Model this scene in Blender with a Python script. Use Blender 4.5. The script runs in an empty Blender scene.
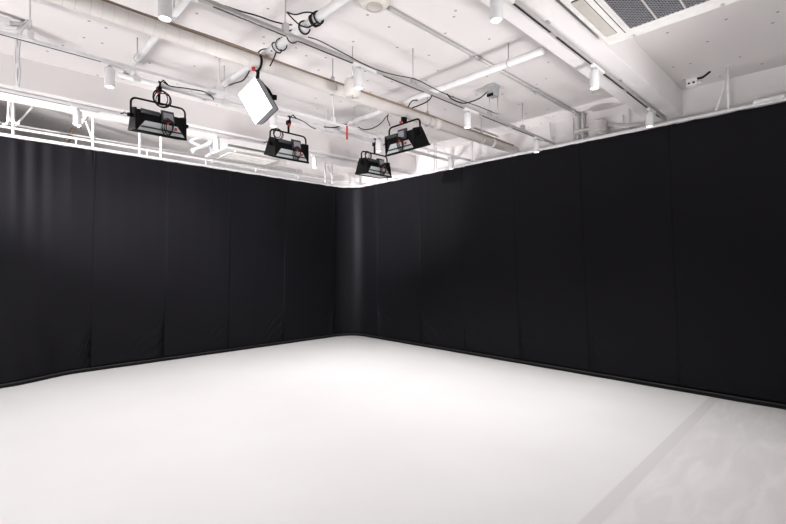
import bpy, bmesh, math, random
from mathutils import Vector, Matrix
random.seed(7)
PI = math.pi
scene = bpy.context.scene
COL = scene.collection

# ------------------------------------------------------------------ camera
EYE = Vector((0, 0, 1.44))
F_PX, YAW, PITCH, ROLL = 440.48, 0.80108, 0.0084054, -0.0036381
FW = Vector((math.cos(YAW) * math.cos(PITCH), math.sin(YAW) * math.cos(PITCH), math.sin(PITCH)))
R0 = Vector((math.sin(YAW), -math.cos(YAW), 0)); U0 = R0.cross(FW)
RT = math.cos(ROLL) * R0 + math.sin(ROLL) * U0
UP = -math.sin(ROLL) * R0 + math.cos(ROLL) * U0
cam_data = bpy.data.cameras.new('camera'); cam = bpy.data.objects.new('camera', cam_data)
COL.objects.link(cam); scene.camera = cam
cam_data.sensor_width = 36; cam_data.lens = 36 * F_PX / 786; cam_data.clip_start = .02
m = Matrix((RT, UP, -FW)).transposed().to_4x4(); m.translation = EYE; cam.matrix_world = m


def at(px, py, ax, v):
    """point of the place seen at a pixel on the plane x/y/z = v"""
    r = FW + RT * ((px - 393) / F_PX) - UP * ((py - 262) / F_PX)
    return EYE + r * ((v - EYE[ax]) / r[ax])


# ------------------------------------------------------------------ room numbers (metres)
XC, YC = 5.85, 7.28          # curtain planes (right wall, left wall)
RC = 0.45                    # radius of the curtain corner
ZT = 3.045                   # top of the curtain cloth
ZR = 3.085                   # curtain rail axis
ZCEIL = 3.556
XW, YW = 6.24, 8.55          # room walls behind the curtains
ZB = 3.25                    # underside of the beams

# ------------------------------------------------------------------ materials
def nodes(name):
    mt = bpy.data.materials.new(name); mt.use_nodes = True
    nt = mt.node_tree; b = nt.nodes['Principled BSDF']
    return mt, nt, b


def plain(name, col, rough=.5, metal=0, spec=.5, vary=.06, scale=12):
    mt, nt, b = nodes(name)
    tc = nt.nodes.new('ShaderNodeTexCoord'); nz = nt.nodes.new('ShaderNodeTexNoise')
    nz.inputs['Scale'].default_value = scale; nz.inputs['Detail'].default_value = 4
    nt.links.new(tc.outputs['Object'], nz.inputs['Vector'])
    rp = nt.nodes.new('ShaderNodeValToRGB')
    rp.color_ramp.elements[0].position = .3; rp.color_ramp.elements[1].position = .7
    rp.color_ramp.elements[0].color = (*[c * (1 - vary) for c in col], 1)
    rp.color_ramp.elements[1].color = (*[min(1, c * (1 + vary)) for c in col], 1)
    nt.links.new(nz.outputs['Fac'], rp.inputs['Fac']); nt.links.new(rp.outputs['Color'], b.inputs['Base Color'])
    b.inputs['Roughness'].default_value = rough; b.inputs['Metallic'].default_value = metal
    b.inputs['Specular IOR Level'].default_value = spec
    return mt


def emit(name, col, power):
    mt, nt, b = nodes(name)
    b.inputs['Base Color'].default_value = (*col, 1)
    b.inputs['Emission Color'].default_value = (*col, 1); b.inputs['Emission Strength'].default_value = power
    return mt


def ceiling_material(name, col, flat=False):
    """painted concrete: soft mottling, trowel marks and small anchor holes"""
    mt, nt, b = nodes(name); L = nt.links.new
    tc = nt.nodes.new('ShaderNodeTexCoord')
    nz = nt.nodes.new('ShaderNodeTexNoise'); nz.inputs['Scale'].default_value = .1; nz.inputs['Detail'].default_value = 6
    L(tc.outputs['Object'], nz.inputs['Vector'])
    rp = nt.nodes.new('ShaderNodeValToRGB')
    rp.color_ramp.elements[0].position = .35; rp.color_ramp.elements[1].position = .65
    rp.color_ramp.elements[0].color = (*[c * .95 for c in col], 1); rp.color_ramp.elements[1].color = (*col, 1)
    L(nz.outputs['Fac'], rp.inputs['Fac'])
    vo = nt.nodes.new('ShaderNodeTexVoronoi'); vo.inputs['Scale'].default_value = 2.4
    if flat: vo.voronoi_dimensions = '2D'
    L(tc.outputs['Object'], vo.inputs['Vector'])
    lt = nt.nodes.new('ShaderNodeMath'); lt.operation = 'LESS_THAN'; lt.inputs[1].default_value = .030
    L(vo.outputs['Distance'], lt.inputs[0])
    mx = nt.nodes.new('ShaderNodeMix'); mx.data_type = 'RGBA'; mx.inputs['B'].default_value = (.34, .31, .31, 1)
    L(lt.outputs[0], mx.inputs['Factor']); L(rp.outputs['Color'], mx.inputs['A']); L(mx.outputs['Result'], b.inputs['Base Color'])
    b.inputs['Roughness'].default_value = .75
    n2 = nt.nodes.new('ShaderNodeTexNoise'); n2.inputs['Scale'].default_value = 40
    L(tc.outputs['Object'], n2.inputs['Vector'])
    bp = nt.nodes.new('ShaderNodeBump'); bp.inputs['Strength'].default_value = .12; bp.inputs['Distance'].default_value = .01
    L(n2.outputs['Fac'], bp.inputs['Height']); L(bp.outputs['Normal'], b.inputs['Normal'])
    return mt


def floor_material():
    """white studio paint beyond y = 1.06, a plain grey band at its edge, worn grey paint on the near side"""
    mt, nt, b = nodes('studio_floor_paint'); L = nt.links.new
    tc = nt.nodes.new('ShaderNodeTexCoord'); sx = nt.nodes.new('ShaderNodeSeparateXYZ')
    L(tc.outputs['Object'], sx.inputs[0])
    def step(v):
        n = nt.nodes.new('ShaderNodeMapRange'); n.inputs['From Min'].default_value = v - .006; n.inputs['From Max'].default_value = v + .006
        L(sx.outputs['Y'], n.inputs['Value']); return n.outputs['Result']
    nz = nt.nodes.new('ShaderNodeTexNoise'); nz.inputs['Scale'].default_value = .9; nz.inputs['Detail'].default_value = 5
    L(tc.outputs['Object'], nz.inputs['Vector'])
    white = nt.nodes.new('ShaderNodeValToRGB')
    white.color_ramp.elements[0].position = .3; white.color_ramp.elements[1].position = .7
    white.color_ramp.elements[0].color = (.70, .69, .695, 1); white.color_ramp.elements[1].color = (.735, .728, .735, 1)
    L(nz.outputs['Fac'], white.inputs['Fac'])
    mp = nt.nodes.new('ShaderNodeMapping'); mp.inputs['Rotation'].default_value = (0, 0, .5); mp.inputs['Scale'].default_value = (1.0, 4.2, 1)
    L(tc.outputs['Object'], mp.inputs['Vector'])
    n2 = nt.nodes.new('ShaderNodeTexNoise'); n2.inputs['Scale'].default_value = 1.8; n2.inputs['Detail'].default_value = 5
    n2.inputs['Distortion'].default_value = .8
    L(mp.outputs['Vector'], n2.inputs['Vector'])
    worn = nt.nodes.new('ShaderNodeValToRGB')
    worn.color_ramp.elements[0].position = .42; worn.color_ramp.elements[1].position = .68
    worn.color_ramp.elements[0].color = (.665, .65, .655, 1); worn.color_ramp.elements[1].color = (.735, .72, .725, 1)
    L(n2.outputs['Fac'], worn.inputs['Fac'])
    a = nt.nodes.new('ShaderNodeMix'); a.data_type = 'RGBA'
    L(step(.965), a.inputs['Factor']); L(worn.outputs['Color'], a.inputs['A']); a.inputs['B'].default_value = (.625, .61, .612, 1)
    c = nt.nodes.new('ShaderNodeMix'); c.data_type = 'RGBA'
    L(step(1.06), c.inputs['Factor']); L(a.outputs['Result'], c.inputs['A']); L(white.outputs['Color'], c.inputs['B'])
    L(c.outputs['Result'], b.inputs['Base Color'])
    b.inputs['Roughness'].default_value = .55; b.inputs['Specular IOR Level'].default_value = .35
    return mt


def cloth_material():
    mt, nt, b = nodes('black_blackout_cloth'); L = nt.links.new
    tc = nt.nodes.new('ShaderNodeTexCoord')
    mp = nt.nodes.new('ShaderNodeMapping'); mp.inputs['Scale'].default_value = (2, 2, 26)
    L(tc.outputs['Object'], mp.inputs['Vector'])
    nz = nt.nodes.new('ShaderNodeTexNoise'); nz.inputs['Scale'].default_value = 1.6; nz.inputs['Detail'].default_value = 5
    L(mp.outputs['Vector'], nz.inputs['Vector'])
    rp = nt.nodes.new('ShaderNodeValToRGB')
    rp.color_ramp.elements[0].color = (.0066, .0064, .0082, 1); rp.color_ramp.elements[1].color = (.0096, .0092, .0116, 1)
    L(nz.outputs['Fac'], rp.inputs['Fac']); L(rp.outputs['Color'], b.inputs['Base Color'])
    b.inputs['Roughness'].default_value = .48; b.inputs['Specular IOR Level'].default_value = .09
    bp = nt.nodes.new('ShaderNodeBump'); bp.inputs['Strength'].default_value = .06; bp.inputs['Distance'].default_value = .02
    L(nz.outputs['Fac'], bp.inputs['Height']); L(bp.outputs['Normal'], b.inputs['Normal'])
    return mt


M = dict(
    floor=floor_material(),
    ceiling=ceiling_material('painted_concrete', (.785, .75, .742), True),
    beam=ceiling_material('painted_beam', (.80, .77, .765)),
    wall=ceiling_material('painted_wall', (.84, .81, .81)),
    darkwall=ceiling_material('grey_wall', (.25, .245, .25)),
    cloth=cloth_material(),
    hem=plain('black_webbing', (.02, .02, .022), .6),
    white=plain('white_enamel', (.77, .76, .77), .4),
    rod=plain('galvanised_rod', (.55, .54, .54), .4, .6),
    track=plain('grey_white_aluminium', (.44, .425, .415), .4, .2),
    slot=plain('black_slot', (.015, .015, .015), .6),
    wrap=plain('off_white_wrap', (.66, .62, .595), .6, vary=.03),
    seam=plain('grey_wrap_seam', (.52, .485, .465), .7),
    brown=plain('matt_brown', (.27, .2, .15), .7),
    black=plain('black_powder_coat', (.003, .003, .0035), .45, spec=.12),
    rubber=plain('black_rubber', (.006, .006, .007), .5, spec=.2),
    darkgrey=plain('dark_grey_plastic', (.05, .05, .055), .5, spec=.2),
    grey=plain('grey_panel', (.42, .45, .46), .45),
    midgrey=plain('mid_grey_metal', (.26, .26, .28), .5),
    paleaway=plain('pale_reflector', (.52, .55, .56), .45),
    red=plain('red_plastic', (.55, .015, .02), .4),
    ivory=plain('ivory_plastic', (.72, .69, .65), .45),
    acwhite=plain('appliance_white', (.80, .78, .76), .4),
    vane=plain('beige_vane', (.52, .49, .45), .5),
    zinc=plain('zinc_box', (.42, .44, .44), .5, .3),
    brass=plain('tan_connector', (.5, .36, .26), .5),
    duct=plain('grey_duct', (.62, .59, .59), .5),
    lens=emit('lit_lens', (1, .97, .94), 9),
    panel=emit('lit_diffuser', (.97, .97, 1), 14),
)

# ------------------------------------------------------------------ mesh helpers
class MB:
    def __init__(self): self.bm = bmesh.new()

    def box(self, lo, hi, mat=None, bevel=0):
        lo, hi = Vector(lo), Vector(hi); vs = []
        for x in (lo.x, hi.x):
            for y in (lo.y, hi.y):
                for z in (lo.z, hi.z):
                    p = Vector((x, y, z)); vs.append(self.bm.verts.new(mat @ p if mat else p))
        fs = [self.bm.faces.new([vs[i] for i in f]) for f in
              ((0, 1, 3, 2), (4, 6, 7, 5), (0, 4, 5, 1), (2, 3, 7, 6), (0, 2, 6, 4), (1, 5, 7, 3))]
        if bevel:
            es = list({e for f in fs for e in f.edges})
            bmesh.ops.bevel(self.bm, geom=es, offset=bevel, segments=2, affect='EDGES', profile=.6)
        return self

    def tube(self, pts, r, seg=10, cap=True):
        pts = [Vector(p) for p in pts]; n = len(pts); rings = []; prev = None
        for i, p in enumerate(pts):
            t = (pts[min(i + 1, n - 1)] - pts[max(i - 1, 0)]).normalized()
            if prev is None:
                a = Vector((0, 0, 1)) if abs(t.z) < .9 else Vector((1, 0, 0))
                nrm = (a - t * a.dot(t)).normalized()
            else:
                nrm = prev - t * prev.dot(t)
                nrm = nrm.normalized() if nrm.length > 1e-6 else Vector((1, 0, 0))
            prev = nrm; b = t.cross(nrm); rr = r[i] if isinstance(r, (list, tuple)) else r
            rings.append([self.bm.verts.new(p + (nrm * math.cos(2 * PI * k / seg) + b * math.sin(2 * PI * k / seg)) * rr) for k in range(seg)])
        for A, B in zip(rings, rings[1:]):
            for k in range(seg):
                f = self.bm.faces.new((A[k], A[(k + 1) % seg], B[(k + 1) % seg], B[k])); f.smooth = True
        if cap:
            self.bm.faces.new(rings[0][::-1]); self.bm.faces.new(rings[-1])
        return self

    def lathe(self, prof, c=(0, 0, 0), seg=24, mat=None):
        c = Vector(c); rings = []
        for r, z in prof:
            ring = []
            for k in range(seg):
                p = c + Vector((max(r, 1e-4) * math.cos(2 * PI * k / seg), max(r, 1e-4) * math.sin(2 * PI * k / seg), z))
                ring.append(self.bm.verts.new(mat @ p if mat else p))
            rings.append(ring)
        for A, B in zip(rings, rings[1:]):
            for k in range(seg):
                self.bm.faces.new((A[k], A[(k + 1) % seg], B[(k + 1) % seg], B[k])).smooth = True
        self.bm.faces.new(rings[0][::-1]); self.bm.faces.new(rings[-1])
        return self

    def hexa(self, lower, upper):
        """solid between two quads"""
        a = [self.bm.verts.new(Vector(p)) for p in lower]; b = [self.bm.verts.new(Vector(p)) for p in upper]
        self.bm.faces.new(a[::-1]); self.bm.faces.new(b)
        for k in range(4): self.bm.faces.new((a[k], a[(k + 1) % 4], b[(k + 1) % 4], b[k]))
        return self

    def torus(self, c, R, r, n, seg=28, rs=6, start=0, sweep=2 * PI, squash=1):
        """ring about axis n; partial when sweep < 2 pi"""
        n = Vector(n).normalized(); a = Vector((0, 0, 1)) if abs(n.z) < .9 else Vector((1, 0, 0))
        u = (a - n * a.dot(n)).normalized(); v = n.cross(u); c = Vector(c)
        pts = [c + u * math.cos(start + sweep * k / seg) * R + v * math.sin(start + sweep * k / seg) * R * squash for k in range(seg + 1)]
        return self.tube(pts, r, rs)

    def done(self, name, material, parent=None):
        bmesh.ops.recalc_face_normals(self.bm, faces=self.bm.faces[:])
        me = bpy.data.meshes.new(name); self.bm.to_mesh(me); self.bm.free()
        me.materials.append(M[material] if isinstance(material, str) else material)
        o = bpy.data.objects.new(name, me); COL.objects.link(o)
        if parent: o.parent = parent
        return o


def tag(o, label, cat, group=None):
    o['label'] = label; o['category'] = cat
    if group: o['group'] = group
    return o


def thing(name, label, cat, loc=(0, 0, 0), group=None, rot=None):
    o = bpy.data.objects.new(name, None); COL.objects.link(o); o.location = loc; o.empty_display_size = .1
    if rot: o.rotation_euler = rot
    return tag(o, label, cat, group)


def structure(o): o['kind'] = 'structure'; return o


def copy_tree(o, parent=None):
    c = o.copy(); COL.objects.link(c)
    if parent: c.parent = parent
    for ch in list(o.children): copy_tree(ch, c)
    return c


def smooth_path(pts, n=6):
    """Catmull-Rom through the points"""
    P = [Vector(p) for p in pts]; P = [P[0] * 2 - P[1]] + P + [P[-1] * 2 - P[-2]]; out = []
    for i in range(1, len(P) - 2):
        for k in range(n):
            t = k / n; a, b, c, d = P[i - 1:i + 3]
            out.append(.5 * ((2 * b) + (c - a) * t + (2 * a - 5 * b + 4 * c - d) * t * t + (3 * b - a - 3 * c + d) * t ** 3))
    return out + [P[-2]]


def cable(name, pts, r, label, cat='cable', mat='rubber', group=None):
    return tag(MB().tube(smooth_path(pts), r, 6).done(name, mat), label, cat, group)


# ------------------------------------------------------------------ room shell
structure(MB().box((-2.6, -2.6, -.1), (XW + .15, YW + .15, 0)).done('floor', 'floor'))
structure(MB().box((-2.6, -2.6, ZCEIL), (XW + .15, YW + .15, ZCEIL + .12)).done('ceiling', 'ceiling'))
structure(MB().box((XW, -2.6, 0), (XW + .15, YW + .15, ZCEIL)).done('wall_right', 'wall'))
structure(MB().box((-2.6, YW, 0), (XW, YW + .15, ZCEIL)).done('wall_left', 'wall'))
structure(MB().box((-2.75, -2.6, 0), (-2.6, YW + .15, ZCEIL)).done('wall_back', 'darkwall'))  # unseen wall, coloured dark to keep bounce light off the right curtain
structure(MB().box((-2.6, 1.375, ZB), (XW, 1.735, ZCEIL), bevel=.004).done('trim_1', 'beam'))
structure(MB().box((-2.6, 5.80, ZB), (XW, 6.36, ZCEIL), bevel=.004).done('trim_2', 'beam'))

# ------------------------------------------------------------------ curtains
S_ARC = XC - RC; ARC = RC * PI / 2


def wall_pt(s):
    """plan position and inward normal along the curtain line"""
    if s <= S_ARC: return Vector((s, YC, 0)), Vector((0, -1, 0))
    if s <= S_ARC + ARC:
        a = (s - S_ARC) / RC
        n = Vector((math.sin(a), math.cos(a), 0)); c = Vector((XC - RC, YC - RC, 0))
        return c + n * RC, -n
    return Vector((XC, YC - RC - (s - S_ARC - ARC), 0)), Vector((-1, 0, 0))


def s_right(y): return S_ARC + ARC + (YC - RC - y)


top_s = [-.7, 1.283, 2.244, 3.227, 4.26, 5.38] + [s_right(y) for y in (6.454, 5.331, 4.398, 3.457, 2.459, 1.427, -.3)]
bot_s = [-.7, 1.231, 2.161, 3.174, 4.213, 5.325] + [s_right(y) for y in (6.47, 5.324, 4.356, 3.346, 2.351, 1.342, -.3)]
CL = ['black curtain at the left edge, rippled at the top and flaring out at its foot',
      'black curtain next to the rippled one, wrinkled at its lower right corner',
      'black curtain with a puckered left seam, third from the left edge of the photo',
      'black curtain on the left wall, below the rear air conditioner',
      'black curtain on the left wall, last flat one before the rounded corner',
      'black curtain bent round the corner of the two walls',
      'black curtain on the right wall next to the bent corner one, creased at lower left',
      'black curtain on the right wall, second from the bent corner one',
      'black curtain on the right wall, third from the bent corner one',
      'black curtain on the right wall, fourth from the bent corner one',
      'black curtain on the right wall, just left of the one at the right edge',
      'black curtain at the right edge, beside the worn grey floor',
      'black curtain cut by the right edge']


def sstep(x): x = max(0, min(1, x)); return x * x * (3 - 2 * x)


def bulge(s, z):
    """the cloth of the leftmost panel stands out from the wall near the floor"""
    return .26 * sstep((1.08 - s) / .75) * max(0, 1 - z / 1.5) ** 1.6 if s < 1.1 else 0


for i in range(12):
    rnd = random.Random(40 + i)
    ph = [rnd.uniform(0, 6.28) for _ in range(8)]
    if i == 0: nu, nv = 150, 120
    elif i == 5: nu, nv = 70, 80
    else: nu, nv = 84, 100
    cloth = MB(); grid = []
    w = top_s[i + 1] - top_s[i]
    side = 1 if i < 5 else (-1 if i > 5 else 0)      # where the foot creases gather
    for b in range(nv + 1):
        v = b / nv; row = []
        for a in range(nu + 1):
            u = a / nu
            u2 = u - .085 * math.sin(4 * PI * u) / 1.0 * .0 - .9 * math.sin(2 * PI * u) / (2 * PI)
            s = (top_s[i] * v + bot_s[i] * (1 - v)) * (1 - u2) + (top_s[i + 1] * v + bot_s[i + 1] * (1 - v)) * u2
            scal = abs(math.sin(PI * u * round(w / .24)))
            zt = ZT + .014 - .008 * scal ** .7
            z = .05 + (zt - .05) * v
            s += .005 * ((u > .5) - (u < .5)) * (abs(2 * u - 1) > .985)       # neighbouring edges lap
            p, n = wall_pt(s)
            dl, dr = u * w, (1 - u) * w
            d = -.024 * (math.exp(-(dl / .009) ** 2) + math.exp(-(dr / .009) ** 2))          # rolled edges meet in a groove
            d += .0006 * (math.exp(-((dl - .04) / .022) ** 2) + math.exp(-((dr - .04) / .022) ** 2))
            e = min(1, dl / .1, dr / .1)
            d += e * .006 * math.sin(s * 5 + ph[0]) * math.sin(z * 1.3 + ph[1])
            d += (1.2 if i == 0 else .6) * e * .0035 * math.exp(-((3.05 - z) / .16) ** 2) * math.cos(2 * PI * u * round(w / .24)) * (.6 + .4 * math.sin(s * 3.7 + ph[7]))   # gathers below the rail
            d += e * .0008 * math.sin(s * 31 + ph[2] + .6 * math.sin(z * 2)) * sstep((z - .3) / 2)
            if i == 0:
                f = sum(A * math.exp(-((s - c) / wd) ** 2) for A, c, wd in
                        ((.030, .44, .035), (.028, .62, .04), (-.024, .53, .03), (.022, .80, .045), (-.018, .71, .03), (.014, 1.0, .05)))
                d += .38 * f * sstep((z - .9) / 2.1)
                d += .012 * math.sin((s + .25 * z) * 16 + ph[3]) * math.exp(-((z - .3) / .5) ** 2) * sstep((1.15 - s) / .5)
            if i == 5:
                d += .0035 * math.sin(u * 17 + .8) * (.4 + .6 * v) * e
            if side:
                q = dr if side > 0 else dl
                amp = (.030, .040, .022, .034, .030, 0, .042, .038, .034, .022, .014, .010)[i]
                d += amp * e * math.sin((z + 1.5 * q + .05 * math.sin(q * 20 + ph[4])) * 2 * PI / (.19 + .03 * math.sin(ph[5]))) \
                    * math.exp(-(q / .22)) * math.exp(-((z - .28) / .32) ** 2)
                if i == 2:     # creases beside the left seam, high up
                    d += .013 * math.sin(z * 2 * PI / .17 + 8 * dl) * math.exp(-dl / .05) * math.exp(-((z - 2.2) / .5) ** 2)
            d += bulge(s, z)
            p = p + n * (d + .02); row.append(cloth.bm.verts.new((p.x, p.y, z)))
        grid.append(row)
    for b in range(nv):
        for a in range(nu):
            cloth.bm.faces.new((grid[b][a], grid[b][a + 1], grid[b + 1][a + 1], grid[b + 1][a])).smooth = True
    p0, n0 = wall_pt(.5 * (bot_s[i] + bot_s[i + 1]))
    root = thing('blackout_curtain', CL[i], 'curtain', (p0.x, p0.y, 0), 'black curtains on the rail')
    root_off = Vector((p0.x, p0.y, 0))
    for vtx in cloth.bm.verts: vtx.co -= root_off
    co = cloth.done('cloth', 'cloth', root)
    sol = co.modifiers.new('thickness', 'SOLIDIFY'); sol.thickness = .003; sol.offset = -1
    # weighted hem band with a piped edge
    hem, pipe, nseg = MB(), [], 40
    ra, rb = [], []
    for a in range(nseg + 1):
        s = bot_s[i] + (bot_s[i + 1] - bot_s[i]) * (-.003 + 1.006 * a / nseg)
        p, n = wall_pt(s); off = .02 + bulge(s, .03) + .004 * math.sin(s * 9 + ph[6])
        q = [p + n * (off + dd) - root_off + Vector((0, 0, zz)) for dd, zz in ((-.012, .004), (.012, .004), (.014, .052), (-.012, .052))]
        ra.append([hem.bm.verts.new(k) for k in q]); pipe.append(p + n * (off + .017) - root_off + Vector((0, 0, .045)))
    for A, B in zip(ra, ra[1:]):
        for k in range(4): hem.bm.faces.new((A[k], A[(k + 1) % 4], B[(k + 1) % 4], B[k]))
    hem.bm.faces.new(ra[0][::-1]); hem.bm.faces.new(ra[-1])
    ho = hem.done('hem', 'rubber', root)
    MB().tube(pipe, .008, 8).done('piping', 'hem', ho)

# ------------------------------------------------------------------ white curtain frame
fr = thing('curtain_frame', 'white pipe frame carrying the black curtains, bent round the corner and braced to the ceiling', 'curtain rail', (XC - RC, YC, ZR))
O = Vector(fr.location)


def path(inset, z, s0, s1, n=160):
    out = []
    for k in range(n + 1):
        s = s0 + (s1 - s0) * k / n; p, nn = wall_pt(s); out.append(p + nn * inset + Vector((0, 0, z)) - O)
    return out


MB().tube(path(.0, ZR, -1.0, s_right(-1.5), 240), .021, 12).done('rail', 'white', fr)
MB().tube(path(.0, 3.185, -1.0, S_ARC + .35, 160), .016, 10).done('upper_pipe', 'white', fr)
MB().tube([Vector((-1, YC + .3, 3.3)) - O, Vector((4.8, YC + .3, 3.3)) - O], .014, 8).done('rear_pipe', 'white', fr)
for k in range(6):
    s = .2 + k * .87
    p, nn = wall_pt(s); p = p - O
    MB().tube([p + Vector((0, 0, ZR)), p + Vector((0, 0, 3.185))], .012, 8).done('strut', 'white', fr)
for s, dx in ((.42, .22), (1.26, -.12), (1.84, 0), (2.13, 0), (5.17, 0), (5.34, .0), (s_right(5.0), .0), (s_right(4.95), .25), (s_right(4.2), 0), (s_right(.876), 0)):
    p, nn = wall_pt(s); b = p - O + Vector((0, 0, ZR)); t = p - O + Vector((0, 0, ZCEIL))
    MB().tube([b, t], .015 if s > 7 else .017, 8).done('post', 'white', fr)
    MB().lathe([(.04, -.006), (.04, 0)], t, 14).done('ceiling_plate', 'white', fr)
    if dx or s > 12:
        d = Vector((dx, 0, 0)) if s < 5 else Vector((0, dx or .115, 0))
        if s > 12: MB().tube([b + d, t + Vector((0, 0, -.08))], .010, 8).done('brace', 'white', fr)
        else: MB().tube([b + Vector((0, 0, .1)), t + d], .012, 8).done('brace', 'white', fr)
MB().box(Vector((XC - .045, .42, ZR + .005)) - O, Vector((XC - .005, .66, ZR + .04)) - O, bevel=.006).done('rail_joint', 'white', fr)
for k in range(26):
    s = .3 + k * .52
    p, nn = wall_pt(s); p = p - O + nn * .0 + Vector((0, 0, ZR))
    MB().torus(p, .0205, .003, (nn.y, -nn.x, 0), 16, 6).done('rail_clip', 'white', fr)

# ------------------------------------------------------------------ lighting tracks and spotlights
TR = [(1.55, 3.222, 'on the underside of the right ceiling beam', 1), (2.93, 3.19, 'hung on rods in front of the wrapped pipe', 0),
      (4.40, 3.20, 'hung behind the wrapped pipe, nearest the hanging lights', 0), (5.92, 3.225, 'on the underside of the left ceiling beam', 1)]
XS = [.88, 2.43, 4.0, 5.56]
for ti, (ty, tz, where, onbeam) in enumerate(TR):
    x0, x1 = -1.2, (6.2, 6.1, 6.2, 6.2)[ti]
    t = thing('lighting_track', ('grey ' if ti < 2 else 'white ') + 'lighting track ' + where, 'lighting track', (2.5, ty, tz), 'lighting tracks on the ceiling')
    mat = 'track' if ti < 2 else 'white'
    MB().box((x0 - 2.5, -.013, -.014), (x1 - 2.5, .013, .008), bevel=.003).done('rail', mat, t)
    MB().box((x0 - 2.5, -.016, .006), (x1 - 2.5, .016, .013)).done('flange', mat, t)
    edges = [-.9] + XS + [6.0]
    for a, b in zip(edges, edges[1:]):       # open black slots between the lamp adapters
        lo, hi = a + (.30 if ti else .08), b - .05
        for s0, s1 in ((lo, (lo + hi) / 2 - .05), ((lo + hi) / 2 + .05, hi)):
            if ti in (0, 1) or s1 < .9:
                MB().box((s0 - 2.5, -.002, -.0165), (s1 - 2.5, .0125, -.013)).done('slot', 'slot', t)
    if onbeam:
        for x in (.2, 1.8, 3.1, 4.6):
            MB().box((x - 2.52, -.03, .014), (x - 2.48, .03, .028 if ti == 0 else .025), bevel=.004).done('clip', 'rod', t)
    else:
        for x in ((1.72, 3.12, 4.44, 5.2) if ti == 1 else (.35, 1.83, 3.25, 4.7)):
            rod = MB().tube([(x - 2.5, 0, .02), (x - 2.5, 0, ZCEIL - tz)], .006, 8).done('hanger_rod', 'rod' if ti == 1 else 'white', t)
            MB().box((x - 2.52, -.024, -.004), (x - 2.48, .024, .075), bevel=.006).done('hanger_clamp', 'rod' if ti == 1 else 'white', rod)


def make_spot():
    t = thing('track_spotlight', '', 'spotlight')
    MB().box((-.06, -.017, -.030), (.20, .017, -.004), bevel=.004).done('adapter', 'white', t)
    j = MB().tube([(0, 0, -.01), (0, 0, -.065)], .013, 12).done('joint', 'white', t)
    MB().tube([(0, -.022, -.05), (0, .022, -.05)], .016, 14).done('pivot', 'rod', j)
    h = MB().lathe([(.0, -.058), (.036, -.058), (.040, -.064), (.040, -.214), (.0385, -.218), (.034, -.218), (.034, -.205), (0, -.205)], seg=28).done('housing', 'white', t)
    MB().lathe([(0, -.2085), (.0335, -.2085), (.0335, -.2055), (0, -.2055)], seg=24).done('lens', 'lens', t)
    return t


SL = {(0, 1): 'white cylinder spotlight on the beam track, cut by the top edge of the photo',
      (0, 2): 'white cylinder spotlight hanging from the beam track below the corner of the air conditioner',
      (0, 3): 'white cylinder spotlight on the beam track, overlapping the rail of the right curtain',
      (1, 0): 'large white cylinder spotlight overlapping the wrapped pipe at the top left of the photo',
      (1, 1): 'white cylinder spotlight in front of the round white canister, on the rod-hung track',
      (1, 2): 'white cylinder spotlight on the rod-hung track, near the metal junction box',
      (1, 3): 'white cylinder spotlight at the far end of the rod-hung track, above the right curtain',
      (2, 0): 'white cylinder spotlight left of and above the first hanging light, on the white track',
      (2, 1): 'white cylinder spotlight just below the lit panel, above the second hanging light',
      (2, 2): 'white cylinder spotlight beside the post of the smallest hanging light',
      (2, 3): 'white cylinder spotlight right of the hanging lights, far end of the white track',
      (3, 0): 'white cylinder spotlight under the left beam, above the rippled curtain',
      (3, 1): 'white cylinder spotlight under the left beam, in front of the rear air conditioner',
      (3, 2): 'white cylinder spotlight under the left beam, right of the second hanging light',
      (3, 3): 'white cylinder spotlight under the far end of the left beam, just above the curtain corner'}
proto = None
for ti in range(4):
    for k, x in enumerate(XS):
        if (ti, k) == (0, 0): continue
        o = proto if proto is None else copy_tree(proto)
        if proto is None: o = proto = make_spot()
        o.location = (x, TR[ti][0], TR[ti][1]); o['label'] = SL[(ti, k)]; o['group'] = 'white track spotlights'
# the light of each lit lens (and of the fixtures further back along the same tracks)
SPOT_W = 35


def beam(energy, deg, blend):
    ld = bpy.data.lights.new('spot_beam', 'SPOT'); ld.energy = energy; ld.spot_size = math.radians(deg); ld.spot_blend = blend
    ld.shadow_soft_size = .033; ld.color = (1, .972, .965)
    return ld


narrow, strong, wide, flood = beam(SPOT_W * 2.0, 70, 1), beam(SPOT_W * 2.4, 104, 1), beam(SPOT_W, 105, 1), beam(SPOT_W * 2.6, 168, .8)
for ti in range(4):
    for k, x in enumerate([-.68] + XS):
        lo = bpy.data.objects.new('spot_beam', narrow if k == 4 else strong if k == 3 else flood if ti == 3 else wide); COL.objects.link(lo)
        lo.location = (x, TR[ti][0], TR[ti][1] - .222)
        if k == 4: lo.rotation_euler = (0, math.radians(17), 0)      # heads by the right curtain are turned into the room

# ------------------------------------------------------------------ wrapped pipe
t = thing('wrapped_pipe', 'thick off-white wrapped pipe running under the ceiling with a brown strip along its top', 'pipe', (2.5, 3.64, 3.25))
MB().tube([(-3.7, 0, 0), (XW - 2.5, 0, 0)], .06, 24).done('pipe_body', 'wrap', t)
x = -.2
while x < 2.2:
    MB().tube([(x - 2.5, 0, 0), (x - 2.4975, 0, 0)], .0606, 24).done('wrap_seam', 'seam', t); x += (.085 if x < 1.4 else .26) + random.uniform(-.02, .03)
MB().tube([(4.25 - 2.5, 0, 0), (4.38 - 2.5, 0, 0)], .066, 24).done('coupling', 'wrap', t)
MB().tube([(5.55 - 2.5, 0, 0), (5.62 - 2.5, 0, 0)], .066, 24).done('coupling', 'wrap', t)
tp = [(xx - 2.5, -.035 + .006 * math.sin(xx * 3), .057 + .003 * math.sin(xx * 5)) for xx in [k * .1 for k in range(-10, 62)]]
MB().tube(tp, .013, 8).done('top_strip', 'brown', t)  # thin brown strip along the top of the pipe
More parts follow.
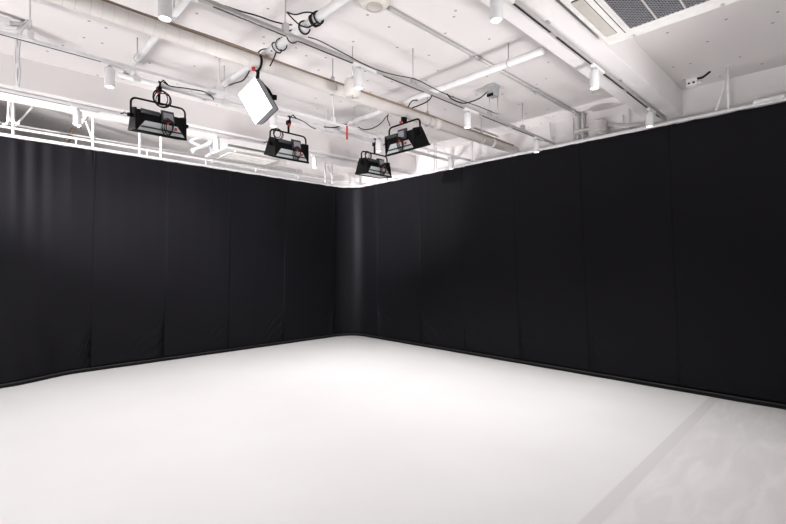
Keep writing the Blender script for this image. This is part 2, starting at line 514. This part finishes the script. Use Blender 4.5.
for x in (2.68, 4.14, 5.3):
    rod = MB().tube([(x - 2.5, 0, .06), (x - 2.5, 0, ZCEIL - 3.25)], .006, 8).done('hanger_rod', 'rod', t)
    MB().torus((x - 2.5, 0, 0), .0635, .007, (1, 0, 0), 26, 6).done('hanger_ring', 'rod', rod)
    MB().box((x - 2.515, -.015, .06), (x - 2.485, .015, .12), bevel=.004).done('hanger_clamp', 'rod', rod)

# ------------------------------------------------------------------ grid pipes
t = thing('hanging_pipe', 'white pipe carrying the three hanging lights with red knobs, along the left beam', 'pipe', (2.5, 4.9, 3.3))
MB().tube([(-1.45, 0, 0), (3.6, 0, 0)], .0243, 14).done('pipe_body', 'white', t)
for x in (1.2, 2.1, 3.5, 5.0):
    MB().tube([(x - 2.5, 0, 0), (x - 2.5, 0, ZCEIL - 3.3)], .007, 8).done('hanger_rod', 'white', t)
    MB().box((x - 2.53, -.03, -.03), (x - 2.47, .03, .03), bevel=.008).done('hanger_clamp', 'white', t)
for x, y0, y1, lab, r in ((1.945, .6, 5.1, 'white cross pipe wound with black cables, passing over the wrapped pipe', .033),
                          (3.70, 1.88, 5.1, 'white cross pipe ending free below the ceiling, near the metal junction box', .033),
                          (1.13, 3.2, 5.1, 'short white cross pipe seen below the wrapped pipe above the first hanging light', .026)):
    zc = 3.36 if x > 1.5 else 3.357
    t = thing('cross_pipe', lab, 'pipe', (x, (y0 + y1) / 2, zc), 'white cross pipes')
    cy = (y0 + y1) / 2
    MB().tube([(0, y0 - cy, 0), (0, y1 - cy, 0)], r, 16).done('pipe_body', 'white', t)
    for y in (y0 + .35, 4.55):
        MB().tube([(0, y - cy, 0), (0, y - cy, ZCEIL - zc)], .006, 8).done('hanger_rod', 'rod', t)
        MB().torus((0, y - cy, 0), r + .002, .005, (0, 1, 0), 20, 6).done('hanger_ring', 'rod', t)

# ------------------------------------------------------------------ hanging studio lights (unlit)
def make_light(prefix_label, drop=.16, tilt=.25, rg=.034):
    """local x is the long axis, +y the side turned away, origin at the pipe the clamp grips"""
    t = thing('studio_light', prefix_label, 'studio light', group='black hanging studio lights')
    W = .235
    c = MB().torus((0, 0, 0), rg, .010, (1, 0, 0), 22, 8).box((-.022, -.03, -rg - .04), (.022, .03, -rg + .012), bevel=.006).done('clamp', 'black', t)
    MB().tube([(0, -.02, .01), (.02, -.075, .035), (.055, -.10, -.01)], .007, 8).done('clamp_lever', 'black', c)
    MB().lathe([(0, -.016), (.014, -.014), (.015, .012), (.0, .014)], (-.012, -.045, -rg - .055), 14).done('clamp_knob', 'red', c)
    MB().tube([(0, 0, -rg - .03), (0, 0, -drop)], .014, 10).done('post', 'black', t)
    zt = -drop; yk = []
    for sx in (-1, 1):
        arc = [(sx * (W + .02 - .05 + .05 * math.sin(a)), 0, zt - .05 + .05 * math.cos(a)) for a in [PI / 2 * k / 6 for k in range(7)]]
        yk.append(arc + [(sx * (W + .02), 0, zt - .18)])
    MB().tube(yk[0][::-1] + yk[1], .0105, 8).done('yoke', 'black', t)
    rt = Matrix.Translation((0, 0, zt - .18)) @ Matrix.Rotation(tilt, 4, 'X') @ Matrix.Diagonal((1, .9, .82, 1))
    def P(x, y, z): return rt @ Vector((x, y, z))
    def quad(hx, y0, y1, z): return [P(-hx, y0, z), P(hx, y0, z), P(hx, y1, z), P(-hx, y1, z)]
    body = MB().hexa(quad(W - .012, -.10, .11, -.03), quad(W - .02, -.07, .08, .085))
    body.hexa(quad(W - .004, -.135, .15, -.165), quad(W - .012, -.10, .11, -.03))
    h = body.done('housing', 'black', t)
    for sx in (-1, 1):      # end plates and tilt knobs
        e = MB()
        prof = [(-.075, .10), (.085, .10), (.125, -.02), (.165, -.172), (-.150, -.172), (-.112, -.02)]
        A = [e.bm.verts.new(P(sx * (W - .012), y, z)) for y, z in prof]; B = [e.bm.verts.new(P(sx * (W + .004), y, z)) for y, z in prof]
        e.bm.faces.new(A); e.bm.faces.new(B)
        for k in range(6): e.bm.faces.new((A[k], A[(k + 1) % 6], B[(k + 1) % 6], B[k]))
        e.done('end_plate', 'black', t)
        MB().tube([P(sx * W, 0, 0), P(sx * (W + .05), 0, 0)], .02, 12).done('tilt_knob', 'black', t)
    MB().tube([P(-W - .05, 0, 0), P(-W - .075, -.01, .02), P(-W - .09, -.01, -.0), P(-W - .11, -.02, -.012)], .005, 6).done('tilt_lever', 'black', t)
    # grey reflector side, wider towards the rim, with a dark rib
    sl = (.135 - .10) / .135
    def fy(z): return -.10 + (z + .03) * sl - .004
    g = MB(); zz0, zz1 = -.035, -.158
    A = [P(-.15, fy(zz0), zz0), P(.15, fy(zz0), zz0), P(.222, fy(zz1), zz1), P(-.222, fy(zz1), zz1)]
    B = [P(-.15, fy(zz0) - .004, zz0), P(.15, fy(zz0) - .004, zz0), P(.222, fy(zz1) - .004, zz1), P(-.222, fy(zz1) - .004, zz1)]
    g.hexa(A, B); gp = g.done('reflector_side', 'paleaway', t)
    z0, z1 = -.098, -.118
    MB().hexa([P(-.185, fy(z0) - .003, z0), P(.185, fy(z0) - .003, z0), P(.195, fy(z1) - .003, z1), P(-.195, fy(z1) - .003, z1)],
              [P(-.185, fy(z0) - .010, z0), P(.185, fy(z0) - .010, z0), P(.195, fy(z1) - .010, z1), P(-.195, fy(z1) - .010, z1)]).done('rib', 'darkgrey', gp)
    rim = [P(-W, -.148, -.17), P(W, -.148, -.17), P(W, .163, -.17), P(-W, .163, -.17)]
    MB().tube(rim + [rim[0], rim[1]], .0125, 8).done('front_rim', 'black', t)
    MB().hexa(quad(W - .02, -.125, .14, -.172), quad(W - .02, -.125, .14, -.166)).done('diffuser', 'white', t)
    # control box, connectors and coiled cable on the back
    cb = MB().hexa([P(.0, -.125, .0), P(.12, -.125, .0), P(.12, -.07, -.02), P(.0, -.07, -.02)],
                   [P(.0, -.085, .13), P(.11, -.085, .13), P(.11, -.03, .13), P(.0, -.03, .13)]).done('control_box', 'darkgrey', t)
    MB().hexa([P(.012, -.128, .02), P(.105, -.128, .02), P(.105, -.122, .02), P(.012, -.122, .02)],
              [P(.012, -.098, .105), P(.098, -.098, .105), P(.098, -.092, .105), P(.012, -.092, .105)]).done('control_panel', 'midgrey', cb)
    for px, pz in ((.045, -.02), (.125, -.07)):
        MB().lathe([(0, -.015), (.012, -.013), (.0135, .010), (0, .013)], P(px, -.15, pz), 14).done('knob', 'red', t)
    MB().tube([P(-.19, -.085, .075), P(-.02, -.085, .07)], .022, 10).done('ballast', 'darkgrey', t)
    for k in range(3):
        MB().torus(P(.065 - .012 * k, -.155 - .004 * k, -.05 - .008 * k), .062 + .012 * k, .005, (.1 * k, 1, .3), 26, 6, 0, 2 * PI, .55).done('cable_loop', 'rubber', t)
    return t


def coil(parent, c, R, n=4):
    for k in range(n):
        MB().torus(Vector(c) + Vector((.008 * k, -.006 * k, -.01 * k)), R + .010 * k - .004 * k * k, .0055, (.15 * k - .2, 1, .12 * k), 28, 6).done('coiled_cable', 'rubber', parent)


p1 = at(159, 86, 1, 4.9); p2 = at(288.5, 119, 1, 4.9); p3 = at(374.5, 141, 1, 4.9); p4 = at(404, 117, 1, 3.64)
l1 = make_light('black studio light with a grey reflector, leftmost and largest of the hanging lights', .185)
l1.location = (p1.x, 4.9, 3.3); coil(l1, (0, -.05, -.14), .075)
l2 = make_light('black studio light hanging below and right of the lit panel', .18, .3)
l2.location = (p2.x, 4.9, 3.3); coil(l2, (-.19, -.05, -.23), .055, 3)
l3 = make_light('black studio light hanging lowest, nearest the curtain corner', .19, .1)
l3.location = (p3.x, 4.9, 3.3); coil(l3, (-.18, -.04, -.24), .05, 3)
l4 = make_light('black studio light under the wrapped pipe, turned crosswise, rightmost of the hanging lights', .125, .35, .066)
l4.location = (p4.x, 3.64, 3.25); l4.rotation_euler = (0, 0, -PI / 2)

# ------------------------------------------------------------------ lit LED panel
pc = at(255, 101, 1, 3.5)
e1 = (.836 * RT + .549 * UP).normalized(); e2 = (.497 * RT - .868 * UP).normalized()      # across / down the face
nrm = e2.cross(e1).normalized()
if nrm.dot(FW) > 0: nrm = -nrm
rot = Matrix.Rotation(math.radians(-24), 3, e2)
if (rot @ nrm).dot(RT) > nrm.dot(RT): rot = Matrix.Rotation(math.radians(24), 3, e2)
e1 = rot @ e1; nrm = rot @ nrm
t = thing('led_panel_light', 'lit white square panel light hanging below the wrapped pipe', 'studio light', pc)
def Q(a, b, c): return e1 * a + e2 * b + nrm * c
hw, hh = .108, .146
def qd(a, b, c): return [Q(-a, -b, c), Q(a, -b, c), Q(a, b, c), Q(-a, b, c)]
MB().hexa(qd(hw, hh, -.085), qd(hw, hh, -.004)).done('housing', 'midgrey', t)
MB().hexa(qd(hw - .002, hh - .002, -.006), qd(hw - .002, hh - .002, .004)).done('diffuser', 'panel', t)
MB().hexa(qd(hw - .02, hh - .02, -.14), qd(hw - .005, hh - .005, -.10)).done('heat_sink', 'black', t)
cl = Vector((.08, 0, 3.25 - .075)); cl = Vector((pc.x + .10, 3.64, 3.17)) - pc
MB().torus(Vector((pc.x + .10, 3.64, 3.25)) - pc, .068, .011, (1, 0, 0), 24, 8).done('clamp', 'black', t)
MB().tube([cl, cl + Vector((0, 0, -.07)), Q(hw * .8, -hh * .5, -.15), Q(hw * .9, 0, -.13)], .014, 8).done('yoke', 'black', t)
MB().tube([cl + Vector((0, 0, .0)), Q(hw * .2, -hh * 1.05, -.12)], .016, 8).done('bracket', 'black', t)
MB().lathe([(0, -.015), (.016, -.013), (.017, .012), (0, .014)], cl + Vector((-.06, -.03, .0)), 14).done('knob', 'red', t)
MB().lathe([(0, -.02), (.02, -.018), (.022, .016), (0, .02)], Q(hw + .005, hh * .2, -.13), 14).done('tilt_knob', 'black', t)

# ------------------------------------------------------------------ ceiling items
sp = at(374.5, -2, 2, ZCEIL)
t = thing('ceiling_speaker', 'round off-white ceiling speaker at the top edge of the photo', 'speaker', (sp.x, sp.y, ZCEIL))
MB().lathe([(.125, 0), (.128, -.02), (.118, -.042), (.09, -.066), (.0, -.07)], seg=36).done('shell', 'ivory', t)
MB().lathe([(.062, -.068), (.066, -.076), (.05, -.076), (.045, -.072), (0, -.072)], seg=30).done('grille_ring', 'vane', t)
c0 = at(395, 10, 2, ZCEIL - .02); c1 = at(578, 112, 2, ZCEIL - .02)
t = thing('conduit', 'thin white conduit fixed to the ceiling, running from the round speaker to the far wall', 'pipe', (3.5, 2.58, ZCEIL - .02))
MB().tube([(c0.x - .05 - 3.5, 0, 0), (6.1 - 3.5, 0, 0), (6.17 - 3.5, .0, -.03), (6.18 - 3.5, 0, -.2)], .018, 10).done('conduit_tube', 'track', t)
MB().tube([(c0.x - .05 - 3.5, .04, .008), (6.1 - 3.5, .04, .008)], .010, 8).done('conduit_tube', 'white', t)
for x in (3.62, 4.9, 5.9):
    MB().box((x - 3.52, -.028, -.02), (x - 3.48, .028, .02), bevel=.006).done('clip', 'rod', t)
t = thing('canister', 'round white canister hanging on a rod behind a spotlight, in front of the wrapped pipe', 'canister', (2.672, 3.309, 3.075))
MB().lathe([(0, 0), (.070, 0), (.078, .008), (.078, .14), (.07, .15), (0, .15)], seg=32).done('shell', 'ivory', t)
MB().tube([(0, 0, .15), (0, 0, ZCEIL - 3.075)], .006, 8).done('hanger_rod', 'rod', t)
for dx in (-.012, .018): MB().lathe([(0, -.002), (.006, -.002), (.006, .001), (0, .001)], (dx, dx, 0), 10).done('screw', 'darkgrey', t)

jb = at(493, 85, 2, ZCEIL)
t = thing('junction_box', 'grey metal junction box on the ceiling with black cables and a rod below it', 'junction box', (jb.x, jb.y, ZCEIL))
MB().box((-.06, -.05, -.14), (.06, .05, 0), bevel=.008).done('box', 'zinc', t)
MB().box((-.066, -.056, -.03), (.066, .056, -.018)).done('lid', 'rod', t)
MB().tube([(.05, -.03, -.12), (.05, -.03, -.33)], .006, 8).done('rod', 'rod', t)
MB().torus((.05, -.03, -.36), .026, .005, (1, 0, 0), 18, 6).done('hook', 'rod', t)
for k in range(3): MB().lathe([(0, -.03), (.014, -.028), (.014, 0), (0, 0)], (-.066, -.03 + .028 * k, -.12), 10).done('cable_gland', 'black', t)

t = thing('emergency_light', 'small white box with two dark round holes in the corner of ceiling and grey beam', 'emergency light', (5.95, 1.215, 3.505))
MB().box((-.04, -.05, -.03), (.04, .055, .051), bevel=.008).done('box', 'acwhite', t)
for y in (.026, -.02): MB().tube([(-.043, y, .0), (-.03, y, .0)], .012, 16).done('hole', 'slot', t)
MB().tube([(0, -.05, .0), (0, -.085, .0)], .016, 12).done('end_cap', 'acwhite', t)
cable('cable', [(5.95, 1.26, 3.545), (5.94, 1.2, 3.548), (5.93, 1.12, 3.54), (5.9, 1.08, 3.545), (5.84, 1.03, 3.55)], .012, 'dark cables above the small white box with two holes', group=None)

# air conditioner, right
def cassette(name, label, x0, x1, y0, y1, z, lit):  # lit only picks the plain white grille over the dark one
    cx, cy = (x0 + x1) / 2, (y0 + y1) / 2
    t = thing(name, label, 'air conditioner', (cx, cy, z), 'ceiling air conditioners')
    W, D = (x1 - x0) / 2, (y1 - y0) / 2
    MB().box((-W, -D, 0), (W, D, .035), bevel=.012).done('panel', 'acwhite', t)
    MB().box((-W + .05, -D + .05, .035), (W - .05, D - .05, ZCEIL - z)).done('body', 'zinc', t)
    gx, gy = W - .17, D - .21
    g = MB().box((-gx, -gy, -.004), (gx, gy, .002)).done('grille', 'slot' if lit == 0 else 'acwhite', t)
    lat = MB(); n = 46; st = .0205
    k = -gx - gy
    while k < gx + gy:       # diagonal lattice, both ways
        for sgn in (1, -1):
            pts = []
            a0, a1 = max(-gx, k - gy), min(gx, k + gy)
            if a1 - a0 > .01:
                y_0, y_1 = (k - a0) * sgn, (k - a1) * sgn
                lat.box((0, -.0015, -.0085), ((Vector((a1, y_1, 0)) - Vector((a0, y_0, 0))).length, .0015, -.0035),
                        Matrix.Translation((a0, y_0, 0)) @ Matrix.Rotation(math.atan2(y_1 - y_0, a1 - a0), 4, 'Z'))
        k += st * 1.414
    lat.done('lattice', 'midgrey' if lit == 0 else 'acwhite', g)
    for y in (-gy * .33, gy * .33): MB().box((-gx, y - .005, -.010), (gx, y + .005, -.003)).done('grille_bar', 'vane', g)
    fr_ = MB()
    for a, b in (((-gx - .015, -gy - .015), (gx + .015, -gy)), ((-gx - .015, gy), (gx + .015, gy + .015)), ((-gx - .015, -gy), (-gx, gy)), ((gx, -gy), (gx + .015, gy))):
        fr_.box((*a, -.010), (*b, .0))
    fr_.done('grille_frame', 'acwhite', t)
    for s in (-1, 1):
        y = s * (D - .085)
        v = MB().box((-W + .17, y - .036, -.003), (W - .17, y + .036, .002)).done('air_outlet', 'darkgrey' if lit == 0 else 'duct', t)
        MB().box((-W + .178, y - .034, -.012), (W - .178, y + .034, -.003), bevel=.003).done('vane', 'vane', v)
        MB().box((-W + .12, s * (D - .163) - .0025, -.002), (W - .12, s * (D - .163) + .0025, .002)).done('slit', 'slot', t)
        for q in (-1, 1): MB().box((q * (W - .04) - .012, s * (D - .2) - .008, -.012), (q * (W - .04) + .012, s * (D - .2) + .008, .0), bevel=.003).done('latch', 'vane', t)
    return t


cassette('air_conditioner', 'white ceiling air conditioner with a dark grille at the top right of the photo', 2.68, 3.643, .36, 1.300, 3.17, 0)
cassette('air_conditioner', 'white ceiling air conditioner seen edge-on above the left curtain', 2.76, 3.86, 6.40, 7.18, 3.20, 1)

# far wall behind the right curtain
for y, r, lab in ((2.61, .024, 'thick white vertical pipe on the far wall, left one of a close pair'), (2.535, .018, 'thin white vertical pipe on the far wall, right one of a close pair')):
    t = thing('vertical_pipe', lab, 'pipe', (6.12, y, 0), 'vertical pipes on the far wall')
    MB().tube([(0, 0, 2.4), (0, 0, ZCEIL)], r, 10).done('pipe_body', 'white', t)
    MB().box((-.03, -.03, 3.24), (.12, .03, 3.26)).done('wall_clip', 'rod', t)
t = thing('duct', 'round grey-white duct stub behind the right curtain below the ceiling', 'duct', (6.118, 2.33, 2.6))
MB().lathe([(0, 0), (.115, 0), (.115, .76), (.105, .775), (0, .78)], seg=32).done('shell', 'duct', t)
MB().lathe([(.118, 0), (.118, .02)], (0, 0, .62), 32).done('collar', 'white', t)
MB().tube([(.05, -.1, .72), (.06, -.3, .66), (.06, -.6, .62)], .03, 10).done('branch', 'duct', t)
cable('elbow_pipe', [at(575, 139, 0, 6.1), at(575, 134, 0, 6.1), at(578, 131, 0, 6.1), at(588, 129, 0, 6.1), at(594, 127, 0, 6.1)], .022, 'bent grey pipe leading into the round duct stub', 'pipe', 'rod')
for px, y0 in ((550, 112), (573, 117), (623, 115), (629, 108)):
    p = at(px, y0, 0, 6.17)
    lab = {550: 'thin rod on the far wall, leftmost of four above the right curtain', 573: 'thin rod on the far wall by the bent grey pipe',
           623: 'thin rod on the far wall right of the round duct stub', 629: 'thicker rod on the far wall, nearest the beam track'}[px]
    tag(MB().tube([(6.17, p.y, 2.7), (6.17, p.y, min(ZCEIL, p.z))], .008 if px != 629 else .012, 8).done('wall_rod', 'white'), lab, 'rod', 'rods on the far wall')
t = thing('strip_vent', 'long thin grey slot in the ceiling near the wrapped pipe', 'vent', at(487, 132, 2, ZCEIL))
MB().box((-.36, -.02, -.012), (.36, .02, 0), bevel=.003).done('frame', 'rod', t)
MB().box((-.34, -.010, -.014), (.34, .010, -.010)).done('slot', 'darkgrey', t)

# ------------------------------------------------------------------ cables
XB = 1.945
def on(pts, ax, v): return [at(x, y, ax, v) for x, y in pts]
cable('cable', on([(281, -4), (281, 3), (286, 11), (293, 19), (300, 25), (305, 27), (309, 27), (314, 24), (318, 22)], 0, XB - .03), .006, 'black cable sagging to the cross pipe at the top of the photo, lower of two', group='black cables on the cross pipe')
cable('cable', on([(284, 9), (289, 13), (296, 14.5), (304, 12.5), (311, 12.5), (315, 15)], 0, XB - .03), .006, 'black cable sagging to the cross pipe at the top of the photo, upper of two', group='black cables on the cross pipe')
t = thing('coiled_cable', 'black cable wound round the white cross pipe near the top of the photo', 'cable', (XB, 2.9, 3.36), 'black cables on the cross pipe')
for k, (y, s) in enumerate(((2.82, .0), (2.85, .3), (2.89, -.2), (3.02, .25))):
    MB().torus((0, y - 2.9, -.005), .044 + .003 * (k % 2), .007, (s * .6, 1, s), 24, 6).done('turn', 'rubber', t)
t = thing('coiled_cable', 'black cable loop round the cross pipe just below the rod-hung track', 'cable', (XB, 3.5, 3.36), 'black cables on the cross pipe')
for y, s in ((3.2, .35), (3.38, .5), (3.46, -.3)):
    MB().torus((0, y - 3.5, -.01), .048, .0055, (s * .5, 1, s), 24, 6).done('turn', 'rubber', t)
cable('cable', on([(282, 37), (280, 44), (277, 50), (274, 58), (270, 66)], 1, 3.5), .006, 'black cable dropping from the cross pipe behind the wrapped pipe')
cable('cable', on([(257, 54), (261, 50), (266, 49), (272, 51)], 0, XB - .02), .006, 'short black cable end beside the cross pipe, above the wrapped pipe')
cable('cable', on([(250, 70), (246, 77), (242, 81), (235, 83), (229, 85), (221, 83)], 0, XB + .02), .007, 'black cable left of the lit panel, running to the white cross pipe')
cable('cable', on([(225, 6), (240, 11), (258, 16), (272, 21), (284, 24), (292, 25)], 1, 3.02), .006, 'dark cable running along the rod-hung track to the cross pipe')
cable('cable', on([(308, 37), (320, 41), (345, 54), (372, 68), (395, 75), (416, 79.5), (437, 90), (455, 98), (480, 107), (497, 114)], 1, 2.88), .0045, 'long thin dark cable lying along the rod-hung track, sagging from rod to rod')
cable('cable', on([(487, 92), (480, 98), (470, 102), (462, 103), (452, 99), (447, 94)], 1, 2.86), .007, 'black cable looping from the metal junction box to the rod-hung track')
cable('cable', on([(432, 96), (428, 101), (420, 105), (412, 108)], 1, 3.3), .007, 'black cable end above the wrapped pipe, right one of two')
cable('cable', on([(418, 100), (412, 101), (408, 107)], 1, 3.4), .007, 'short black cable end above the wrapped pipe, left one of two')
cable('cable', on([(163, 82), (170, 86), (180, 87.5), (190, 89), (205, 92), (212, 97), (214, 100)], 1, 4.86), .006, 'black cable running along the white pipe from the leftmost hanging light')
cable('cable', on([(290, 117), (298, 119), (306, 123), (311, 127), (316, 129)], 1, 4.84), .006, 'black cable from the clamp of the second hanging light')
cable('cable', on([(324, 127), (334, 127.5), (341, 126), (347, 124)], 1, 4.5), .007, 'short black cable lying on the white track left of the red ribbon')
cable('cable', on([(358, 127), (364, 129.5), (372, 128.5), (380, 124), (386, 117), (388.5, 114)], 1, 4.3), .006, 'thin black cable hanging between the white track and the wrapped pipe')
cable('cable', on([(388, 115), (387.5, 119), (389, 123), (390, 126)], 1, 3.7), .006, 'thin black cable dropping to the rightmost hanging light')
rb = at(347, 126, 1, 4.385)
tag(MB().box((rb.x - .012, rb.y - .003, rb.z - .17), (rb.x + .012, rb.y + .003, rb.z), bevel=.001).done('ribbon', 'red'), 'short red ribbon hanging from the white track', 'ribbon')

# ------------------------------------------------------------------ left edge: white cable bundle
t = thing('cable_bundle', 'bundle of white cables hanging from the ceiling at the left edge of the photo', 'cable', at(24, 0, 1, 4.9))
b0 = Vector(t.location)
for k in range(10):
    r = random.Random(k); a, b = r.uniform(-4.5, 4.5), r.uniform(-3, 3)
    up = [(24.5 + a, -30), (25 + a, -8), (25 + b, 8), (24 + a * .8, 20 + b), (20 + b, 28 + a * .4), (18 + a * .5, 40), (17 + b * .9, 58), (18 + a * .5, 74), (17 + b * .5, 87)]
    MB().tube([p - b0 for p in smooth_path([at(x, y, 1, 4.9 + .012 * k) for x, y in up])], .0062, 6).done('cable_strand', 'white', t)
for k in range(6):
    r = random.Random(50 + k); a = r.uniform(-2.5, 2.5)
    MB().tube([p - b0 for p in smooth_path([at(x, y, 1, 4.86 + .01 * k) for x, y in [(8, 23 + a), (14, 24 + a), (22, 24 + a * .5), (27, 20 + a), (30.5, 12 + a), (31, 0), (31 + a * .3, -25)]])], .006, 6).done('cable_strand', 'white', t)
for k in range(3):
    MB().tube([p - b0 for p in smooth_path([at(x, y, 1, 4.84 + .01 * k) for x, y in [(2, 29), (9, 30 + k), (17, 30.5 + k), (24, 27 + k), (29, 21)]])], .007, 6).done('cable_strand', 'white', t)
cx = at(4, 21, 1, 4.86) - b0
MB().box(cx - Vector((.055, .02, .03)), cx + Vector((.04, .02, .03)), bevel=.008).done('plug', 'white', t)
MB().box(cx - Vector((.12, .016, .02)), cx + Vector((-.05, .016, .025)), bevel=.006).done('connector', 'brass', t)
for k, (pts, lab) in enumerate((([(9.5, 90), (9, 104), (8.5, 116), (7.5, 123), (3, 125)], 'white cable dropping behind the left curtain rail, leftmost'),
                              ([(10, 92), (9.6, 108), (9.5, 118), (13, 122), (20, 124)], 'white cable dropping behind the left curtain rail and turning right'))):
    cable('cable', on(pts, 1, 7.2), .016, lab, mat='white', group='white cables over the left curtain')
tag(MB().tube([at(74, 128.5, 1, 7.6), at(67, 141, 1, 7.6)], .03, 4).done('brace_strap', 'brown'), 'dark diagonal strap behind the left curtain rail', 'strap')
tag(MB().tube([at(91, 112, 1, 7.0), at(78, 127, 1, 7.0)], .02, 6).done('diagonal_strut', 'white'), 'white diagonal strut behind the leftmost beam spotlight', 'strut')
# white bent pipework beside the rear air conditioner
cable('bent_pipe', on([(214, 133), (203, 137), (193, 140), (192, 142), (201, 146)], 1, 7.0), .026, 'white bent pipe behind the left curtain, left of the rear air conditioner, upper one', 'pipe', 'white', 'white pipes by the rear air conditioner')
cable('bent_pipe', on([(192, 151), (203, 147), (211, 142), (214, 135)], 1, 6.9), .036, 'thick white bent pipe behind the left curtain, left of the rear air conditioner, lower one', 'pipe', 'white', 'white pipes by the rear air conditioner')

# white ceiling pipework above the corner
t = thing('round_duct', 'thick white duct lying behind the left curtain near the corner', 'duct', (4.0, 7.75, 3.33))
MB().tube([(-.9, 0, 0), (.9, 0, 0)], .075, 18).done('shell', 'white', t)
for x in (-.5, .6): MB().tube([(x, 0, .07), (x, 0, ZCEIL - 3.33)], .007, 8).done('hanger_rod', 'white', t)
for x in (-.6, .1, .75): MB().tube([(x, 0, 0), (x + .02, 0, 0)], .08, 18).done('collar', 'white', t)
for px, lab in ((328, 'slanted white strut above the left curtain, right of a beam spotlight'), (361, 'white vertical rod above the curtain corner, behind the lowest hanging light')):
    if px == 328: pts = [at(326, 163, 1, 7.7), at(334, 181, 1, 7.7)]
    else: pts = [at(354, 164, 1, 7.7), at(354.5, 183, 1, 7.7)]
    tag(MB().tube(pts, .02, 8).done('strut', 'white'), lab, 'strut')

# ------------------------------------------------------------------ light and view
# added fill spots out of view, aimed up to brighten the ceiling
def added_fill(loc, aim, watts, deg, rad=.45):
    ld = bpy.data.lights.new('fill_spot', 'SPOT'); ld.energy = watts; ld.color = (1, .985, .985)
    ld.spot_size = math.radians(deg); ld.spot_blend = 1; ld.shadow_soft_size = rad
    lo = bpy.data.objects.new('fill_spot', ld); COL.objects.link(lo); lo.location = loc
    lo.rotation_euler = (Vector(aim) - Vector(loc)).to_track_quat('-Z', 'Y').to_euler()


added_fill((-1.8, 5.4, .4), (4.0, 4.9, 3.55), 560, 44)
added_fill((-1.8, 2.2, .4), (4.2, 3.2, 3.55), 430, 44)
added_fill((3.4, -1.8, .4), (3.6, 3.4, 3.55), 700, 50)
added_fill((-1.4, 4.0, .4), (.2, 4.6, 3.55), 360, 80)
# added fills out of view, brightening the left curtain and the corner
added_fill((-2.2, 5.9, 2.7), (2.6, 7.28, 2.65), 2300, 48, .15)
added_fill((-1.2, 6.2, 2.5), (5.75, 5.8, 2.8), 1300, 30, .15)
# added fills hidden behind the curtains, brightening the walls and ceiling there
added_fill((2.8, 7.95, 1.2), (2.8, 7.95, 3.5), 25, 150, .2)
added_fill((5.3, 7.95, 1.2), (5.3, 7.95, 3.5), 90, 150, .2)
for y in (2.5, 4.2, 6.0): added_fill((6.06, y, .4), (6.06, y, 3.5), 110, 62, .1)
added_fill((-1.9, .5, .4), (4.4, .45, 3.55), 420, 34)  # added fill out of view for the ceiling right of the beam
w = bpy.data.worlds.new('world'); scene.world = w; w.use_nodes = True
bg = w.node_tree.nodes['Background']; bg.inputs['Color'].default_value = (1, .98, .98, 1); bg.inputs['Strength'].default_value = .8
scene.view_settings.view_transform = 'Standard'; scene.view_settings.look = 'None'
scene.view_settings.gamma = 1; scene.view_settings.use_curve_mapping = False
scene.view_settings.exposure = .18
